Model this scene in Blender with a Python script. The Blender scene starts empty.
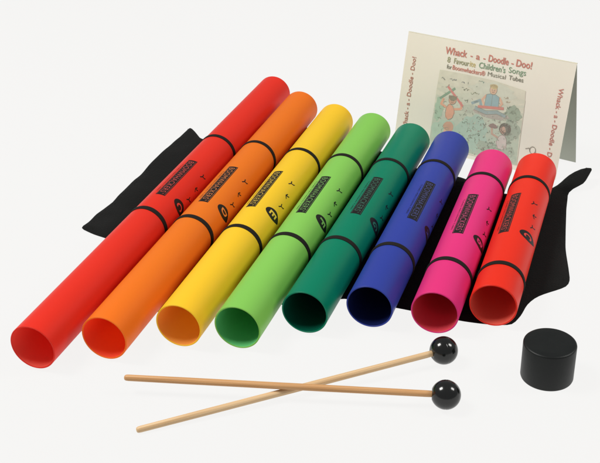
import bpy, bmesh, math, random
from mathutils import Vector, Matrix, noise
from mathutils.geometry import delaunay_2d_cdt
random.seed(4)
C = bpy.context.scene.collection
S = 0.01                      # everything below is written in centimetres
FLOOR = -0.20                 # the tubes lie on the cloth, 2 mm above the table
sin, cos, PI, rad = math.sin, math.cos, math.pi, math.radians

def lin(r, g, b):
    f = lambda c: (c/255/12.92) if c/255 <= .04045 else ((c/255+.055)/1.055)**2.4
    return (f(r), f(g), f(b), 1)

# ------------------------------------------------------------------ materials
def mat(name, col, rough=.5, spec=.5, bump=None, vary=0, coat=0, trans=0, emit=None, vscale=40):
    m = bpy.data.materials.new(name); m.use_nodes = True
    n = m.node_tree.nodes; l = m.node_tree.links; p = n['Principled BSDF']
    p.inputs['Base Color'].default_value = col
    p.inputs['Roughness'].default_value = rough
    p.inputs['Specular IOR Level'].default_value = spec
    p.inputs['Coat Weight'].default_value = coat
    p.inputs['Coat Roughness'].default_value = .12
    tc = n.new('ShaderNodeTexCoord')
    if vary:
        t = n.new('ShaderNodeTexNoise'); t.inputs['Scale'].default_value = vscale; t.inputs['Detail'].default_value = 5
        l.new(tc.outputs['Object'], t.inputs['Vector'])
        mx = n.new('ShaderNodeMix'); mx.data_type = 'RGBA'
        mx.inputs['A'].default_value = tuple(c*(1-vary) for c in col[:3])+(1,)
        mx.inputs['B'].default_value = tuple(min(1, c*(1+vary)) for c in col[:3])+(1,)
        l.new(t.outputs['Fac'], mx.inputs['Factor']); l.new(mx.outputs['Result'], p.inputs['Base Color'])
        r = n.new('ShaderNodeMapRange'); r.inputs['To Min'].default_value = rough-.08; r.inputs['To Max'].default_value = rough+.08
        l.new(t.outputs['Fac'], r.inputs['Value']); l.new(r.outputs['Result'], p.inputs['Roughness'])
    if bump:
        t2 = n.new('ShaderNodeTexNoise'); t2.inputs['Scale'].default_value = bump[0]; t2.inputs['Detail'].default_value = 4
        l.new(tc.outputs['Object'], t2.inputs['Vector'])
        b = n.new('ShaderNodeBump'); b.inputs['Strength'].default_value = bump[1]; b.inputs['Distance'].default_value = bump[2]
        l.new(t2.outputs['Fac'], b.inputs['Height']); l.new(b.outputs['Normal'], p.inputs['Normal'])
    if emit:
        p.inputs['Emission Color'].default_value = emit[0]; p.inputs['Emission Strength'].default_value = emit[1]
    if trans:
        o = n['Material Output']; tr = n.new('ShaderNodeBsdfTranslucent'); tr.inputs['Color'].default_value = col
        ms = n.new('ShaderNodeMixShader'); ms.inputs['Fac'].default_value = trans
        l.new(p.outputs[0], ms.inputs[1]); l.new(tr.outputs[0], ms.inputs[2]); l.new(ms.outputs[0], o.inputs['Surface'])
    return m

def wood(name, light, dark):
    m = mat(name, light, .5, .35)
    n = m.node_tree.nodes; l = m.node_tree.links; p = n['Principled BSDF']
    tc = n.new('ShaderNodeTexCoord'); mp = n.new('ShaderNodeMapping'); mp.inputs['Scale'].default_value = (900, 14, 900)
    l.new(tc.outputs['Object'], mp.inputs['Vector'])
    t = n.new('ShaderNodeTexNoise'); t.inputs['Scale'].default_value = 1; t.inputs['Detail'].default_value = 6
    l.new(mp.outputs[0], t.inputs['Vector'])
    r = n.new('ShaderNodeValToRGB'); r.color_ramp.elements[0].position = .3; r.color_ramp.elements[1].position = .68
    r.color_ramp.elements[0].color = dark; r.color_ramp.elements[1].color = light
    l.new(t.outputs['Fac'], r.inputs[0]); l.new(r.outputs[0], p.inputs['Base Color'])
    b = n.new('ShaderNodeBump'); b.inputs['Strength'].default_value = .25; b.inputs['Distance'].default_value = .0003
    l.new(t.outputs['Fac'], b.inputs['Height']); l.new(b.outputs[0], p.inputs['Normal'])
    return m

M_BLACK_CLOTH = mat('black woven nylon', (.0060, .0068, .0062, 1), .85, .10, bump=(700, .8, .0009), vary=.35, vscale=60)
M_BLACK_CLOTH.node_tree.nodes['Principled BSDF'].inputs['Sheen Weight'].default_value = .035
M_ELASTIC = mat('black elastic webbing', (.013, .011, .009, 1), .8, .14, bump=(1500, .4, .0004))
M_INK = mat('black print', (.009, .008, .007, 1), .5, .2)
M_BALL = mat('black hard rubber', (.006, .0065, .006, 1), .16, .55)
M_CAP = mat('black moulded vinyl', (.0045, .006, .0055, 1), .45, .28, bump=(260, .25, .0003), vary=.3, vscale=90)
M_PAPER = mat('cream card', lin(241, 238, 220), .55, .22, vary=.07, vscale=9, trans=.06)
M_TABLE = mat('glowing white table surface', (.035, .035, .035, 1), .9, .0, emit=((1, .993, .978, 1), .878))  # glow added to the table so cast shadows wash out to even white

# ------------------------------------------------------------------ helpers
def prop(o, label=None, cat=None, group=None, kind=None):
    if label: o['label'] = label
    if cat: o['category'] = cat
    if group: o['group'] = group
    if kind: o['kind'] = kind
    return o
def empty(name, loc, rz, label, cat, group=None):
    o = bpy.data.objects.new(name, None); C.objects.link(o); o.empty_display_size = .02
    o.location = Vector(loc)*S; o.rotation_euler = (0, 0, rz)
    return prop(o, label, cat, group)
def build(name, bm, mats, parent=None, smooth=True, angle=40):
    bmesh.ops.scale(bm, vec=(S, S, S), verts=bm.verts)
    me = bpy.data.meshes.new(name); bm.to_mesh(me); bm.free()
    for m in (mats if isinstance(mats, (list, tuple)) else [mats]): me.materials.append(m)
    if smooth:
        me.polygons.foreach_set('use_smooth', [True]*len(me.polygons))
        me.set_sharp_from_angle(angle=rad(angle))
    o = bpy.data.objects.new(name, me); C.objects.link(o)
    if parent: o.parent = parent
    return o
def loft(bm, rings, closed=True, mi=0, wrap=True):
    """rings: lists of points; faces between consecutive rings"""
    vs = [[bm.verts.new(p) for p in r] for r in rings]
    n = len(vs[0]); k = len(vs)
    for i in range(k if closed else k-1):
        a, b = vs[i], vs[(i+1) % k]
        for j in range(n if wrap else n-1):
            f = bm.faces.new((a[j], a[(j+1) % n], b[(j+1) % n], b[j])); f.material_index = mi
    return vs
_txt = {}
def text_polys(s, offset=0.0, spacing=1.0):
    """the glyph outlines of s as a flat mesh in the xy plane, (verts, faces)"""
    key = (s, offset, spacing)
    if key not in _txt:
        cu = bpy.data.curves.new('t', 'FONT'); cu.body = s; cu.offset = offset; cu.resolution_u = 3; cu.space_character = spacing
        o = bpy.data.objects.new('t', cu); C.objects.link(o)
        bpy.context.view_layer.update()
        me = bpy.data.meshes.new_from_object(o.evaluated_get(bpy.context.evaluated_depsgraph_get()))
        v = [tuple(x.co) for x in me.vertices]; f = [tuple(p.vertices) for p in me.polygons]
        bpy.data.objects.remove(o); bpy.data.curves.remove(cu); bpy.data.meshes.remove(me)
        _txt[key] = (v, f)
    return _txt[key]
def put_text(bm, s, x0, x1, y0, y1, fn, mi=0, offset=0.0, cuts=0, spacing=1.0):
    """fit s into the rectangle x0..x1 / y0..y1 and map it through fn(x, y)"""
    v, f = text_polys(s, offset, spacing)
    cap = .70; v = [tuple(p) for p in v]
    ax = min(p[0] for p in v); bx = max(p[0] for p in v)
    t = bmesh.new()
    vv = [t.verts.new((x0+(p[0]-ax)/(bx-ax)*(x1-x0), y0+p[1]/cap*(y1-y0), 0)) for p in v]
    for q in f:
        try: t.faces.new([vv[i] for i in q])
        except ValueError: pass
    for k in range(cuts):
        c = y0+(y1-y0)*(k+.5)/cuts
        bmesh.ops.bisect_plane(t, geom=t.verts[:]+t.edges[:]+t.faces[:], plane_co=(0, c, 0), plane_no=(0, 1, 0))
    mp = {p: bm.verts.new(fn(p.co.x, p.co.y)) for p in t.verts}
    for q in t.faces:
        nf = bm.faces.new([mp[p] for p in q.verts]); nf.material_index = mi
    t.free()

# ------------------------------------------------------------------ the table
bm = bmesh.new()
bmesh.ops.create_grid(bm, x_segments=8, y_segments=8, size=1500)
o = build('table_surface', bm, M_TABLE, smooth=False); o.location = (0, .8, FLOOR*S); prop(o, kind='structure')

# ------------------------------------------------------------------ the eight tubes
R, RI = 2.0, 1.87
#      x        y        azimuth L        near band, far band, print start, print angle
TUBES = [
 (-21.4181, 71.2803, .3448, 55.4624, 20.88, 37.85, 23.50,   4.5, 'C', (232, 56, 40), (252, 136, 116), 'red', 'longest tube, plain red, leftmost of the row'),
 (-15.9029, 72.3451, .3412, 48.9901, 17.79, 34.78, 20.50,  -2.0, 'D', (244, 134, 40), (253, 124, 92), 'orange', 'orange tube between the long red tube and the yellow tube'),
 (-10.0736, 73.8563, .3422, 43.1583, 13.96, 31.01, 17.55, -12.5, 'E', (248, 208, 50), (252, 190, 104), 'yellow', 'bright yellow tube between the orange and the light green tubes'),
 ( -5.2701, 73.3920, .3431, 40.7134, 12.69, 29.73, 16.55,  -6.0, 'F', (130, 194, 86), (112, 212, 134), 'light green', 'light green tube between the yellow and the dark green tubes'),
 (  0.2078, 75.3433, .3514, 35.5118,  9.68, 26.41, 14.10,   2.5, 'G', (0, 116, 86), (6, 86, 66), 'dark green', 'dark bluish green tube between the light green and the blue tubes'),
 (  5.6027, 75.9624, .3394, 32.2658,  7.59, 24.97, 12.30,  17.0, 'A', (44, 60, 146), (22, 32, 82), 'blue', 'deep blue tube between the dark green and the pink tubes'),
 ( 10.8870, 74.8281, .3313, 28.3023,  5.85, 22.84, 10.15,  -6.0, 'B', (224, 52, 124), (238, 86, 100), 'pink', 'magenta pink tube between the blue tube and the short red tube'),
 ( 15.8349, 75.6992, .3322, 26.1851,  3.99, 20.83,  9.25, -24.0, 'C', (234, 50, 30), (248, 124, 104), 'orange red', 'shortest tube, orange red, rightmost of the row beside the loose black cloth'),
]
N = 96
for (x, y, az, L, nb, fb, ps, pa, note, rgb, inner, cname, label) in TUBES:
    rt = empty('percussion_tube', (x, y, 0), -az, label, 'tube', 'coloured percussion tubes laid in a row')
    col = lin(*rgb)
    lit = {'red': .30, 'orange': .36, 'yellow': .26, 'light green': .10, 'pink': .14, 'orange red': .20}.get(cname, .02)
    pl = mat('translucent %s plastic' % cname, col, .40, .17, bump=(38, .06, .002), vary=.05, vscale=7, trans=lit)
    pin = mat('inner wall of %s plastic' % cname, lin(*inner), .45, .4 if lit > .1 else .08, vary=.05, vscale=9, trans=min(.65, lit*2))  # inner colours shifted to paint in the shade and bounced light inside the bore
    # body: outer wall, rounded lips, inner wall
    prof = [(R-.03, 0.0), (R, .035), (R, L*.25), (R, L*.5), (R, L*.75), (R, L-.035), (R-.03, L), (RI+.03, L), (RI, L-.035), (RI, L*.5), (RI, .035), (RI+.03, 0.0)]
    bm = bmesh.new()
    loft(bm, [[(r*sin(2*PI*j/N), yy, R+r*cos(2*PI*j/N)) for j in range(N)] for (r, yy) in prof])
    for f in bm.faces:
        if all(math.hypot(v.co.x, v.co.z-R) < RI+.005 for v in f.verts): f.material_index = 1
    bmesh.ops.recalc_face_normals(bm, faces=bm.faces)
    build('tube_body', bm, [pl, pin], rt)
    # printed panel:  s runs along the tube, u runs round it (u = arc length, minus = towards the left)
    def on(h):
        return lambda s, u: ((R+h)*sin(rad(pa)-u/R), s, R+(R+h)*cos(rad(pa)-u/R))
    ink2 = mat('letters tinted %s' % cname, tuple(.42*c+.035 for c in col[:3])+(1,), .5, .3)
    bm = bmesh.new()
    f1 = on(.006); f2 = on(.012); flip = lambda fn, c: (lambda a, b: fn(2*c-a, -b)); mid = ps+3.9
    nu = 12; hb = .50
    g = [[bm.verts.new(f1(ps+s, -hb+2*hb*j/nu)) for j in range(nu+1)] for s in (0, 7.8)]
    for j in range(nu): bm.faces.new((g[0][j], g[1][j], g[1][j+1], g[0][j+1]))
    put_text(bm, 'BOOMWHACKERS', ps+.30, ps+7.25, -.29, .29, flip(f2, mid), mi=1, cuts=6, offset=.0, spacing=1.10)
    put_text(bm, '®', ps+7.38, ps+7.62, .08, .26, flip(f2, mid), mi=1, cuts=2)
    # thin keyline just inside the edge of the panel
    for (a, b, c, d) in ((.12, 7.68, .40, .43), (.12, 7.68, -.43, -.40)):
        q = [[bm.verts.new(f2(ps+s, c+(d-c)*j/2)) for j in range(3)] for s in (a, b)]
        for j in range(2): bm.faces.new((q[0][j], q[1][j], q[1][j+1], q[0][j+1])).material_index = 1
    put_text(bm, 'TUNED PERCUSSION TUBES', ps+.9, ps+7.0, -.80, -.63, flip(f1, mid), cuts=3)
    lab = build('printed_panel', bm, [M_INK, ink2], rt)
    # note badge: teardrop with its letter
    bm = bmesh.new()
    uc = -2.44; sc = ps+.5
    def badge(h, k, mi):
        fn = on(h); cv = bm.verts.new(fn(sc, uc)); prev = None
        for q in (.2, .4, .6, .8, 1):
            rg = []
            for j in range(40):
                t = 2*PI*j/40; uu = 1.02*cos(t); ss = .72*sin(t)
                if uu < 0: ss *= (1-.5*(-uu/1.02)**1.5)
                rg.append(bm.verts.new(fn(sc+ss*k*q, uc+uu*k*q)))
            for j in range(40):
                if prev: bm.faces.new((prev[j], rg[j], rg[(j+1) % 40], prev[(j+1) % 40])).material_index = mi
                else: bm.faces.new((cv, rg[j], rg[(j+1) % 40])).material_index = mi
            prev = rg
    badge(.006, 1, 0)
    put_text(bm, note, sc-.30, sc+.30, -uc-.52, -uc+.36, flip(on(.014), sc), mi=1, cuts=6, offset=.03)
    build('note_badge', bm, [M_INK, mat('badge letter %s' % cname, tuple(.75*c+.02 for c in col[:3])+(1,), .5, .3)], rt)
    # three little dancing marks towards the far end
    bm = bmesh.new(); fn = on(.006)
    def stroke(pts, w):
        for (a, b) in zip(pts, pts[1:]):
            d = Vector((b[0]-a[0], b[1]-a[1])); nrm = Vector((-d.y, d.x)).normalized()*w/2
            k = 3; prev = None
            for i in range(k+1):
                c = Vector(a)+d*i/k
                cur = (bm.verts.new(fn(c.x+nrm.x, c.y+nrm.y)), bm.verts.new(fn(c.x-nrm.x, c.y-nrm.y)))
                if prev: bm.faces.new((prev[0], cur[0], cur[1], prev[1]))
                prev = cur
    for (ds, du, fl) in ((2.5, -2.52, 1), (4.4, -2.22, -1), (6.5, -1.94, 1)):
        s0, u0 = ps+ds, uc+2.44+du
        stroke([(s0-.42, u0+.22*fl), (s0-.05, u0+.02), (s0+.30, u0+.10*fl)], .12)
        stroke([(s0-.05, u0+.02), (s0+.08, u0-.34)], .13)
        stroke([(s0+.10, u0-.26), (s0+.22, u0-.40)], .09)
    build('printed_marks', bm, M_INK, rt)

# ------------------------------------------------------------------ the black case with its elastic loops
case = empty('carrying_case', (5, 92, FLOOR), 0, 'unrolled black cloth case with elastic loops lying under the coloured tubes', 'case')
off = Vector((5, 92, FLOOR))
outline = [(-12.64,118.41),(-12.0,117.2),(-11.1,114.9),(-7.6,113.3),(-6.1,114.6),(-4.9,117),(-3.0,119.2),(.3,118.2),(2.6,116.2),(4.3,114.2),(7.6,111.8),(10.4,109.6),(12.0,107.2),(12.86,105.83),(17.19,103.66),(20.9,99.6),(23.3,99.7),(25.6,100.2),(26.9,101.2),
 (28.2,102.25),(29.5,102.45),(30.75,102.5),(30.1,101.2),(29.28,99.96),(28.2,99.9),(27.6,99.5),(27.3,98.3),(26.6,95.8),(25.7,92.0),(24.9,88.53),(24.35,85.3),(23.98,82.6),(23.5,81.73),(22.4,81.15),(21.2,80.6),(20.3,80.0),(19.45,79.0),
 (18.6,77.3),(17.65,76.01),(16.3,76.0),(14.79,76.35),(13.58,76.71),(8.79,78.75),(3.76,80.70),(1.2,80.2),(-2.2,79.9),(-4.6,79.6),(-8.3,79.6),(-13.5,79.2),(-16.6,77.6),(-18.7,76.4),(-18.9,78.2),(-18.2,80.5),(-16.6,85),(-15.3,88.6),(-15.6,90.5),(-18.96,92.39),(-20.1,93.2),(-21.6,94.25),(-21.0,95.5),(-20.5,97.3),(-20.0,98.3),(-19.2,99.9),(-18.3,102.4),(-17.45,104.83),(-16.0,109.0),(-14.4,113.6)]  # edges drawn out under the left tubes to darken the gaps between them
ax0 = Vector((sin(.343), cos(.343))); nx0 = Vector((cos(.343), -sin(.343)))
def sm(a, b, t):
    t = max(0, min(1, (t-a)/(b-a))); return t*t*(3-2*t)
nL = (Vector((-21.4181, 71.2803))).dot(nx0)-2; nR = Vector((15.8349, 75.6992)).dot(nx0)+2
def cloth_z(x, y):
    q = Vector((x, y)).dot(nx0); w = sm(.2, 2.5, nL-q)+sm(.2, 3.0, q-nR)
    n1 = noise.noise(Vector((x*.16, y*.16, 3.1)))+.45*noise.noise(Vector((x*.42, y*.42, 7)))
    s = Vector((x, y)).dot(ax0)
    z = w*(.08+.26*n1+.06*sin(q*1.5+s*.3+1.5*n1))
    z = max(z, 0)
    t = (Vector((x, y))-Vector((26.6, 100.4))).dot(Vector((.93, .36)))
    z += 1.25*sm(0, 4.2, t)
    return z
pts = []
for i, p in enumerate(outline):
    a, b = Vector(p), Vector(outline[(i+1) % len(outline)])
    k = max(1, int((b-a).length/.45))
    for j in range(k): pts.append(a+(b-a)*j/k)
for _ in range(1):
    pts = [(pts[i-1]+pts[i]*2+pts[(i+1) % len(pts)])/4 for i in range(len(pts))]
nB = len(pts)
def inside(p):
    c = False; j = nB-1
    for i in range(nB):
        a, b = pts[i], pts[j]
        if (a.y > p.y) != (b.y > p.y) and p.x < (b.x-a.x)*(p.y-a.y)/(b.y-a.y)+a.x: c = not c
        j = i
    return c
grid = []
gx = -22.0
while gx < 32:
    gy = 75.0
    while gy < 119:
        p = Vector((gx+random.uniform(-.05, .05), gy+random.uniform(-.05, .05)))
        if inside(p) and min((p-q).length_squared for q in pts) > .09: grid.append(p)
        gy += .55
    gx += .55
V, E_, F, *_ = delaunay_2d_cdt(pts+grid, [], [list(range(nB))], 1, 1e-5)
bm = bmesh.new(); H0 = FLOOR+.015
edge = pts
def edist(p): return min((p-q).length for q in edge)
top = []; bot = []
for v in V:
    d = edist(v); th = .165*math.sqrt(max(0, 1-(1-min(d/.14, 1))**2)) if d < .14 else .165
    z = cloth_z(v.x, v.y)
    hem = .045*(1-sm(.0, .12, abs(d-.55)))*0
    top.append(bm.verts.new((v.x-off.x, v.y-off.y, H0+z+max(th, .05)+hem-off.z)))
    bot.append(bm.verts.new((v.x-off.x, v.y-off.y, H0+z*.96-off.z)))
cnt = {}
for f in F:
    bm.faces.new([top[i] for i in f]); bm.faces.new([bot[i] for i in reversed(f)])
    for a, b in zip(f, f[1:]+f[:1]): cnt[(a, b)] = 1
for (a, b) in list(cnt):
    if (b, a) not in cnt: bm.faces.new((top[a], bot[a], bot[b], top[b]))
bmesh.ops.recalc_face_normals(bm, faces=bm.faces)
build('cloth_panel', bm, M_BLACK_CLOTH, case, angle=60)
# hem stitching: a welt running a little inside the long edges
bm = bmesh.new()
for k in range(0, nB):
    a, b = pts[k], pts[(k+1) % nB]; d = (b-a)
    if d.length < .01: continue
    nn = Vector((-d.y, d.x)).normalized()
    c = (a+b)/2
    if not inside(c+nn*.5): nn = -nn
    p, q = a+nn*.55+d*.12, a+nn*.55+d*.72
    if not (inside(p) and inside(q)): continue
    zf = lambda u: H0+cloth_z(u.x, u.y)+.165
    w = nn*.022
    r = [[(u.x-off.x+e.x, u.y-off.y+e.y, zf(u)+hh-off.z) for (e, hh) in ((-w, -.01), (w*0, .014), (w, -.01))] for u in (p, q)]
    loft(bm, r, closed=False, wrap=False)
build('hem_stitching', bm, M_ELASTIC, case)

def elastic(x, y, az, pos, width, seed):
    rnd = random.Random(seed); bm = bmesh.new()
    ti = rnd.uniform(-.03, .03); tk = .07
    path = []
    for j in range(96):
        a = 2*PI*j/96; path.append((sin(a), cos(a), a))
    rings = []
    for (sx, cz, a) in path:
        rr0 = R+.004; flare = 0
        px = (rr0+flare)*sx; pz = R+(rr0+flare)*cz
        sh = ti*px
        w = width/2*(1+.03*sin(3*a+seed)); sh += .03*sin(a*2+seed*1.7)
        q = []
        for (dy, h) in ((-w, 0), (-w, tk*.6), (-w*.82, tk), (-w*.3, tk*1.08), (w*.3, tk*1.08), (w*.82, tk), (w, tk*.6), (w, 0)):
            q.append((px+h*sx, pos+sh+dy, max(pz+h*cz, -.018)))
        rings.append(q)
    loft(bm, rings, closed=True, wrap=True)
    bmesh.ops.recalc_face_normals(bm, faces=bm.faces)
    o = build('elastic_loop', bm, M_ELASTIC, case, angle=50)
    M = Matrix.Translation(Vector((x, y, 0))*S) @ Matrix.Rotation(-az, 4, 'Z')
    o.matrix_basis = Matrix.Translation(-off*S) @ M
for i, t in enumerate(TUBES):
    elastic(t[0], t[1], t[2], t[4]-.28, .56, i*2+1)
    elastic(t[0], t[1], t[2], t[5]-.27, .52, i*2+2)

# ------------------------------------------------------------------ mallets
def mallet(head, tip, light, dark, label):
    h = Vector(head); t = Vector(tip); d = (t-h); L = d.length
    o = bpy.data.objects.new('mallet', None); C.objects.link(o); o.empty_display_size = .02
    o.location = h*S; o.rotation_mode = 'QUATERNION'
    o.rotation_quaternion = Vector((0, 1, 0)).rotation_difference(d.normalized())
    prop(o, label, 'mallet', 'wooden mallets with black ball heads')
    bm = bmesh.new()
    prof = [(.0, .8), (.24, .8), (.255, 1.5), (.265, L*.4), (.262, L*.8), (.25, L-.35), (.235, L-.16), (.19, L-.05), (.11, L-.005), (.0, L)]
    loft(bm, [[(r*cos(2*PI*j/32), yy, r*sin(2*PI*j/32)) for j in range(32)] for (r, yy) in prof], closed=False)
    bmesh.ops.remove_doubles(bm, verts=bm.verts, dist=1e-5); bmesh.ops.recalc_face_normals(bm, faces=bm.faces)
    build('stick', bm, wood('beech wood '+label[:12], light, dark), o)
    bm = bmesh.new(); r = 1.13
    bmesh.ops.create_uvsphere(bm, u_segments=72, v_segments=128, radius=r)
    bmesh.ops.rotate(bm, verts=bm.verts, cent=(0, 0, 0), matrix=Matrix.Rotation(rad(90), 3, 'X'))
    for v in bm.verts:                       # moulding seam round the ball, a flat collar at the stick
        a = abs(v.co.y); v.co *= 1-.012*math.exp(-(a/.03)**2)
        if v.co.y > 1.05: v.co.y = 1.05
    build('ball_head', bm, M_BALL, o, angle=60)
    return o
mallet((11.20, 71.06, 1.13+FLOOR), (-12.42, 63.22, .25+FLOOR+.0), lin(222, 192, 150), lin(198, 160, 114), 'mallet lying underneath, slanting from lower left up to its black ball by the pink tube')
mallet((10.65, 65.41, 1.13+FLOOR), (-13.83, 68.2, 1.16), lin(208, 162, 112), lin(182, 132, 82), 'mallet lying across on top of the other, nearly level, its black ball nearest the viewer')

# ------------------------------------------------------------------ black end cap
cp = empty('tube_end_cap', (19.04, 68.92, FLOOR), 0, 'short black cylindrical cap standing alone to the right of the mallets', 'cap')
bm = bmesh.new(); r, h = 2.047, 3.2
prof = [(0, h-.03), (r*.6, h-.015), (r-.20, h), (r-.09, h-.02), (r-.025, h-.08), (r, h-.17), (r, h*.5), (r, .12), (r-.03, .03), (r-.08, 0), (r-.25, 0), (r-.25, h-.3), (0, h-.3)]
loft(bm, [[(a*cos(2*PI*j/96), a*sin(2*PI*j/96), z) for j in range(96)] for (a, z) in prof], closed=False)
bmesh.ops.remove_doubles(bm, verts=bm.verts, dist=1e-5); bmesh.ops.recalc_face_normals(bm, faces=bm.faces)
build('cap_shell', bm, M_CAP, cp, angle=50)

# ------------------------------------------------------------------ tent-folded song booklet
W, H = 19.4, 12.13
ex = Vector((.8256803, -.56413832, 0)).normalized()
up = Vector((.12776788, .18700275, .97401506)).normalized()
cb = Vector((18.9595, 108.0412, 0))
oTL = cb-ex*W/2+up*H; nn = ex.cross(up).normalized()
if nn.y > 0: nn = -nn                     # towards the viewer
low = -FLOOR/up.z                          # reach the table, 2 mm lower
bk = bpy.data.objects.new('song_booklet', None); C.objects.link(bk); bk.empty_display_size = .02
bk.location = Vector((cb.x, cb.y, FLOOR))*S
prop(bk, 'cream song booklet folded into a tent, standing behind the short tubes', 'booklet')
bo = Vector((cb.x, cb.y, FLOOR))
def P(u, v, h=0.0):                        # u across, v down the cover, h out of the cover
    b = .10*sin(PI*min(max(v/H, 0), 1))*(.4+.6*sin(PI*u/W))   # the card bows very slightly
    return oTL+ex*u-up*v+nn*(h+b)-bo
def sheet(corner_fn, thick, nu, nv):
    bm = bmesh.new()
    lay = []
    for t in (thick/2, -thick/2):
        lay.append([[bm.verts.new(corner_fn(i/nu, j/nv, t)) for j in range(nv+1)] for i in range(nu+1)])
    a, b = lay
    for i in range(nu):
        for j in range(nv):
            bm.faces.new((a[i][j], a[i+1][j], a[i+1][j+1], a[i][j+1])); bm.faces.new((b[i][j], b[i][j+1], b[i+1][j+1], b[i+1][j]))
    for i in range(nu):
        bm.faces.new((a[i][0], b[i][0], b[i+1][0], a[i+1][0])); bm.faces.new((a[i][nv], a[i+1][nv], b[i+1][nv], b[i][nv]))
    for j in range(nv):
        bm.faces.new((a[0][j], a[0][j+1], b[0][j+1], b[0][j])); bm.faces.new((a[nu][j], b[nu][j], b[nu][j+1], a[nu][j+1]))
    bmesh.ops.recalc_face_normals(bm, faces=bm.faces)
    return bm
HF = H+low
build('front_cover', sheet(lambda s, t, h: P(s*W, t*HF, h-.06), .05, 24, 16), M_PAPER, bk)
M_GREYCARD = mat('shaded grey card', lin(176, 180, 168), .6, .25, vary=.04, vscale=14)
back_foot = Vector((29.98, 106.60, FLOOR)); TRv = oTL+ex*W
down = (back_foot-TRv); down -= ex*down.dot(ex)
bn = ex.cross(down).normalized()
build('back_cover', sheet(lambda s, t, h: oTL-nn*.10+ex*(s*W+(.25*t))+down*t+bn*h-bo, .05, 8, 8), M_GREYCARD, bk)
# a few inner pages just behind the front cover, and the rounded fold
M_PAGE = mat('white inner pages', lin(232, 229, 216), .7, .2)
build('inner_pages', sheet(lambda s, t, h: P(.12+s*(W-.24), .1+t*(HF-.16), h*1.0-.17), .10, 8, 8), M_PAGE, bk)
bm = bmesh.new()
rings = []
for s in (0, .5, 1):
    c = oTL+ex*(W*s)-bo-nn*.13
    rings.append([c+nn*(.095*cos(a))+up*(.09*sin(a)) for a in [PI*k/10 for k in range(-1, 12)]])
loft(bm, rings, closed=False, wrap=False)
bmesh.ops.solidify(bm, geom=bm.faces[:], thickness=.02)
build('spine_fold', bm, M_PAPER, bk)

# cover printing (flat ink on the card)
inks = {}
ink_list = []
def ink(rgb):
    if rgb not in inks:
        inks[rgb] = len(ink_list); ink_list.append(mat('printing ink %d %d %d' % rgb, tuple(.70*a+.30*b for a, b in zip(lin(*rgb)[:3], lin(224, 219, 198)[:3]))+(1,), .55, .22, vary=.13, vscale=160))
    return inks[rgb]
def poly(bm, pts, h, rgb):
    c = bm.verts.new(P(sum(p[0] for p in pts)/len(pts), sum(p[1] for p in pts)/len(pts), h))
    vs = [bm.verts.new(P(p[0], p[1], h)) for p in pts]; mi = ink(rgb)
    for i in range(len(vs)): bm.faces.new((c, vs[i], vs[(i+1) % len(vs)])).material_index = mi
def blob(bm, u, v, a, b, h, rgb, wob=.0, rot=0, n=26, seed=0):
    rn = random.Random(seed+int(u*100+v*37)); ph = rn.uniform(0, 6)
    ps_ = []
    for k in range(n):
        t = 2*PI*k/n; q = 1+wob*(sin(3*t+ph)+.6*sin(7*t+2*ph)+.5*sin(11*t+ph))
        x, y = a*q*cos(t), b*q*sin(t); ps_.append((u+x*cos(rot)-y*sin(rot), v+x*sin(rot)+y*cos(rot)))
    poly(bm, ps_, h, rgb)
def line(bm, pts, w, h, rgb):
    mi = ink(rgb)
    for (a, b) in zip(pts, pts[1:]):
        d = Vector((b[0]-a[0], b[1]-a[1]))
        if d.length < 1e-4: continue
        m = Vector((-d.y, d.x)).normalized()*w/2; e = d.normalized()*w*.25
        q = [(a[0]-e.x+m.x, a[1]-e.y+m.y), (b[0]+e.x+m.x, b[1]+e.y+m.y), (b[0]+e.x-m.x, b[1]+e.y-m.y), (a[0]-e.x-m.x, a[1]-e.y-m.y)]
        bm.faces.new([bm.verts.new(P(x, y, h)) for (x, y) in q]).material_index = mi
bm = bmesh.new()
RED, GRN, DGR, OLV, YLW = (196, 62, 46), (40, 130, 84), (66, 76, 58), (128, 132, 74), (196, 176, 84)
def tx(s, x0, x1, vb, ht, rgb, off=.012): put_text(bm, s, x0, x1, -vb, -vb+ht, lambda a, b: P(a, -b, .012), mi=ink(rgb), offset=off)
tx('Whack', 4.75, 7.35, 1.52, .74, RED, .02); tx('-', 7.75, 8.0, 1.5, .66, RED); tx('a', 8.40, 8.85, 1.5, .66, RED); tx('-', 9.25, 9.5, 1.5, .66, RED)
tx('Doodle', 9.85, 12.15, 1.46, .70, RED, .02); tx('-', 12.45, 12.72, 1.44, .64, RED); tx('Doo!', 13.0, 14.75, 1.40, .72, RED, .02)
tx('8', 5.15, 5.50, 2.40, .60, OLV); tx('Favour', 5.95, 7.75, 2.38, .58, OLV); tx('ite', 7.82, 8.50, 2.36, .58, YLW)
tx("Children's", 8.90, 11.95, 2.33, .62, GRN, .01); tx('Songs', 12.30, 14.25, 2.20, .60, GRN, .004)
tx('for', 5.20, 5.80, 3.08, .46, DGR); tx('Boomwhackers®', 5.90, 9.75, 3.06, .48, RED); tx('Musical', 10.05, 12.1, 2.98, .46, DGR, .0); tx('Tubes', 12.45, 14.1, 2.92, .46, DGR)
# side titles, reading up the left edge and down the right edge
put_text(bm, 'Whack - a - Doodle - Doo!', 0, 8.3, 0, .5, lambda a, b: P(1.36-b, 10.85-a, .012), mi=ink((172, 66, 44)), offset=.012)
put_text(bm, 'Whack - a - Doodle - Doo!', 0, 8.3, 0, .5, lambda a, b: P(18.05+b, 2.75+a, .012), mi=ink((188, 66, 60)), offset=.012)
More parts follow.
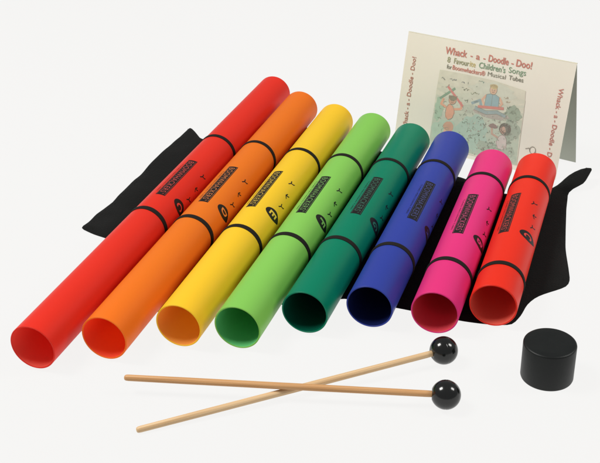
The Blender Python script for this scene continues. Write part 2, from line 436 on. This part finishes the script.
# the picture panel
rn0 = random.Random(5)
a0 = [(4.45, 3.35), (7.5, 3.3), (11, 3.35), (14.55, 3.75), (14.75, 6), (14.85, 9), (14.95, 11.75), (11, 11.85), (7, 11.85), (4.35, 11.8), (4.4, 8), (4.4, 5.5)]
poly(bm, a0, .004, (214, 214, 191))
for k in range(9):
    v0 = 4.6+k*.8; c = k/8; g = tuple(int((1-c)*a+c*b) for a, b in zip((208, 211, 188), (166, 190, 168)))
    ps_ = [(4.42+rn0.uniform(0, .03), v0+rn0.uniform(-.2, .2))]+[(5+q*1.2, v0+rn0.uniform(-.35, .35)) for q in range(8)]+[(14.7, v0+rn0.uniform(-.2, .2)), (14.88, 11.7), (4.4, 11.7)]
    poly(bm, ps_, .005+.0003*k, g)
rn = random.Random(11)
def wash(u, v, a, b, rgb, h, n=1):
    blob(bm, u, v, a, b, h, rgb, wob=.10, n=40, seed=n)
wash(11.0, 4.4, 2.6, .8, (205, 211, 190), .008); wash(6.0, 10.0, 1.45, 1.4, (160, 196, 172), .008, 2); wash(9.3, 9.4, 1.9, 1.9, (158, 194, 176), .009, 3)
wash(13.6, 6.4, .95, .8, (134, 160, 136), .010, 4); wash(13.7, 8.2, .95, 1.2, (148, 168, 148), .009, 5); wash(5.0, 7.6, .5, 1.3, (150, 190, 160), .010, 6)
wash(12.2, 10.7, 2.2, .8, (150, 172, 152), .010, 7); wash(8.9, 6.9, 1.4, .45, (178, 190, 170), .010, 8); wash(11.2, 7.0, 2.1, .38, (168, 160, 150), .011, 9)
SK, SK2 = (222, 168, 136), (226, 152, 116)
# left: a child holding two crossed tubes over the head
wash(6.35, 7.7, .52, .85, SK2, .014, 10); blob(bm, 6.45, 9.3, .62, .55, .015, (196, 138, 108), .04); blob(bm, 6.48, 6.35, .44, .46, .016, (196, 146, 116), .03)
blob(bm, 6.48, 6.12, .50, .30, .018, (96, 92, 66), .12)
line(bm, [(5.95, 7.3), (5.2, 7.0), (5.4, 6.4)], .26, .013, SK2); line(bm, [(6.8, 7.3), (7.7, 7.1), (7.5, 6.4)], .26, .013, SK2)
line(bm, [(6.1, 9.8), (5.9, 11.3)], .30, .013, SK); line(bm, [(6.8, 9.8), (7.1, 11.3)], .30, .013, SK)
line(bm, [(5.75, 5.0), (7.75, 6.75)], .26, .020, (206, 92, 92)); line(bm, [(5.0, 6.4), (6.55, 5.05)], .24, .019, (84, 142, 112))
# middle: a man sitting cross-legged with a tube
blob(bm, 11.0, 4.32, .42, .52, .016, (218, 176, 142)); blob(bm, 11.0, 3.98, .46, .26, .018, (198, 176, 112), .05)
poly(bm, [(10.3, 4.95), (10.7, 4.8), (11.4, 4.8), (11.8, 5.0), (11.85, 6.15), (11.0, 6.3), (10.25, 6.15)], .015, (120, 168, 176))
line(bm, [(10.3, 5.05), (9.9, 5.6), (10.3, 6.2)], .24, .014, SK); line(bm, [(11.85, 5.05), (12.2, 5.6), (11.9, 6.1)], .24, .014, SK)
line(bm, [(9.6, 6.42), (12.4, 6.08)], .30, .020, (208, 104, 96))
line(bm, [(9.3, 6.6), (10.6, 6.9), (11.8, 6.6), (12.7, 6.85)], .40, .013, (128, 158, 160)); line(bm, [(8.8, 6.2), (9.7, 5.7), (9.9, 6.4)], .30, .012, (122, 158, 166))
# right: a child with dark curly hair
blob(bm, 13.0, 8.2, .62, .62, .015, (70, 68, 62), .09); blob(bm, 12.78, 8.35, .34, .40, .017, (196, 152, 130)); wash(12.85, 9.7, .6, .85, (204, 190, 184), .016, 13)
line(bm, [(12.4, 9.3), (11.6, 9.0), (11.5, 8.3)], .22, .014, (190, 148, 128)); blob(bm, 11.6, 8.15, .5, .25, .016, (120, 84, 84), .1)
OUT = (104, 98, 84)
def ring(u, v, a, b, w=.035, h=.021, rgb=OUT, t0=0, t1=2*PI):
    k = 18; line(bm, [(u+a*cos(t0+(t1-t0)*i/k)+rn.uniform(-.012, .012), v+b*sin(t0+(t1-t0)*i/k)) for i in range(k+1)], w, h, rgb)
def face(u, v, z=1.0):
    for d in (-.14, .14): blob(bm, u+d*z, v-.05*z, .04*z, .05*z, .023, (60, 52, 46))
    ring(u, v+.10*z, .13*z, .10*z, .04, .023, (150, 72, 60), .2, PI-.2); line(bm, [(u, v-.02*z), (u+.03, v+.06*z)], .03, .023, (150, 110, 88))
face(6.48, 6.42); face(11.0, 4.42); face(12.78, 8.42, .8)
ring(6.48, 6.35, .44, .46); ring(11.0, 4.32, .42, .52); ring(6.35, 7.7, .52, .85); ring(12.85, 9.7, .58, .82); ring(13.0, 8.2, .66, .66)
for k in range(16):
    t = 2*PI*k/16; ring(13.0+.5*cos(t), 8.2+.5*sin(t), .13, .13, .035, .019, (56, 54, 50))
for k in range(9): line(bm, [(10.62+k*.09, 4.05), (10.58+k*.1, 3.74+.02*abs(k-4))], .035, .022, (150, 128, 78))
line(bm, [(10.3, 4.95), (10.7, 4.8), (11.4, 4.8), (11.8, 5.0), (11.85, 6.15)], .035, .021, OUT); line(bm, [(10.3, 4.95), (10.25, 6.15)], .035, .021, OUT); line(bm, [(11.0, 4.9), (11.02, 6.1)], .03, .021, OUT)
line(bm, [(9.2, 6.42), (10.5, 6.68), (11.7, 6.42), (12.8, 6.68)], .035, .021, OUT); line(bm, [(9.1, 6.85), (10.6, 7.1), (11.8, 6.8), (12.8, 7.05)], .035, .021, OUT)
for (u, v, k) in ((13.6, 6.4, 8), (13.7, 8.2, 8), (6.0, 10.0, 7), (9.3, 9.4, 10), (12.2, 10.7, 9), (5.0, 7.6, 5)):
    for q in range(k): ring(u+rn.uniform(-.75, .75), v+rn.uniform(-.8, .8), rn.uniform(.12, .26), rn.uniform(.10, .2), .03, .0205, (112, 132, 112), rn.uniform(0, 3), rn.uniform(3.5, 6))
# scribbled notes, leaves and hand lettering
def scribble(u, v, n, sz, rgb, w=.04, h=.022):
    x, y = u, v; pp = [(x, y)]
    for _ in range(n*2):
        x += rn.uniform(-.35, .8)*sz*.6; y += rn.uniform(-1, 1)*sz*.8; y = v+(y-v)*.6; pp.append((x, y))
    line(bm, pp, w, h, rgb)
for (u, v, n, s, c) in [(4.8, 4.2, 6, .3, (74, 98, 92)), (5.8, 4.1, 12, .18, (118, 132, 138)), (7.2, 4.2, 8, .16, (130, 140, 150)), (9.2, 3.75, 8, .2, (92, 150, 140)), (7.6, 4.9, 7, .3, (84, 96, 72)), (8.5, 5.1, 8, .22, (112, 126, 84)),
                     (7.9, 6.1, 8, .22, (96, 118, 104)), (9.0, 6.0, 6, .2, (100, 122, 110)), (12.3, 4.9, 10, .2, (176, 150, 118)), (12.6, 5.3, 8, .18, (190, 170, 140)), (12.8, 5.8, 8, .3, (78, 104, 86)), (13.2, 6.4, 8, .25, (92, 120, 100)),
                     (9.6, 7.6, 8, .28, (108, 120, 112)), (10.4, 8.1, 8, .26, (92, 108, 102)), (8.0, 8.4, 6, .26, (74, 110, 90)), (10.0, 9.4, 9, .26, (98, 126, 110)), (11.0, 10.0, 9, .26, (90, 120, 104)), (13.5, 9.6, 7, .25, (120, 126, 116)),
                     (5.0, 8.6, 5, .2, (104, 150, 118)), (13.2, 7.2, 6, .25, (88, 112, 96)), (10.6, 10.9, 9, .28, (80, 100, 84)), (12.8, 11.1, 8, .26, (84, 92, 78)), (14.0, 10.4, 4, .2, (96, 110, 96)), (8.6, 10.6, 7, .25, (100, 130, 110))]:
    scribble(u, v, n, s, c)
for k in range(200):
    u, v = rn.uniform(7.5, 14.6), rn.uniform(6.9, 11.6)
    if k < 25: u, v = rn.uniform(4.6, 14.2), rn.uniform(4.0, 7)
    g = rn.choice([(126, 144, 126), (140, 156, 138), (112, 126, 108), (180, 192, 174), (206, 210, 192), (150, 130, 120)])
    a = rn.uniform(0, PI); l = rn.uniform(.06, .2)
    line(bm, [(u, v), (u+l*cos(a), v+l*sin(a))], rn.uniform(.04, .09), .024+k*.00002, g)
# small line drawing low on the right margin
DK = (92, 84, 72)
for k in range(10):
    a, b = 2*PI*k/10, 2*PI*(k+1)/10; line(bm, [(16.4+.33*cos(a), 9.75+.38*sin(a)), (16.4+.33*cos(b), 9.75+.38*sin(b))], .06, .012, DK)
line(bm, [(15.6, 9.75), (16.0, 9.6), (16.1, 9.9)], .06, .012, DK); line(bm, [(16.75, 9.9), (17.1, 10.2), (16.9, 10.6)], .06, .012, DK); line(bm, [(16.2, 10.2), (15.9, 10.7), (16.3, 11.1), (16.6, 10.3)], .06, .012, DK)
build('cover_print', bm, ink_list, bk, smooth=False)

# ------------------------------------------------------------------ light: two studio softboxes and a pale studio
w = bpy.data.worlds.new('World'); bpy.context.scene.world = w; w.use_nodes = True
w.node_tree.nodes['Background'].inputs[0].default_value = (.97, .97, 1, 1); w.node_tree.nodes['Background'].inputs[1].default_value = .30
def softbox(name, loc, target, size, power, col):
    l = bpy.data.lights.new(name, 'AREA'); l.shape = 'RECTANGLE'; l.size, l.size_y = size; l.energy = power; l.color = col
    o = bpy.data.objects.new(name, l); C.objects.link(o); o.location = Vector(loc)*S
    o.rotation_euler = (Vector(target)-Vector(loc)).to_track_quat('-Z', 'Y').to_euler()
    return o
softbox('key_softbox', (-105, 85, 165), (2, 85, 0), (.55, .65), 35, (1, .98, .95))
softbox('fill_softbox', (135, 75, 130), (5, 85, 0), (.45, .60), 15, (1, .98, .95))

# ------------------------------------------------------------------ camera
cam = bpy.data.cameras.new('camera'); co = bpy.data.objects.new('camera', cam); C.objects.link(co)
pitch, roll, hh = .5131021, -.0243004, 52.1371
fw = Vector((0, cos(pitch), -sin(pitch))); rt = Vector((1, 0, 0)); u = rt.cross(fw)
r2 = rt*cos(roll)+u*sin(roll); u2 = -rt*sin(roll)+u*cos(roll)
m = Matrix((r2, u2, -fw)).transposed().to_4x4(); m.translation = Vector((0, 0, hh*S)); co.matrix_world = m
cam.sensor_width = 36; cam.lens = 1094.231/600*36; cam.clip_start = .01; cam.clip_end = 100
sc = bpy.context.scene; sc.camera = co
sc.view_settings.view_transform = 'Standard'; sc.view_settings.look = 'None'; sc.view_settings.exposure = 0
sc.render.resolution_x, sc.render.resolution_y = 1024, 790
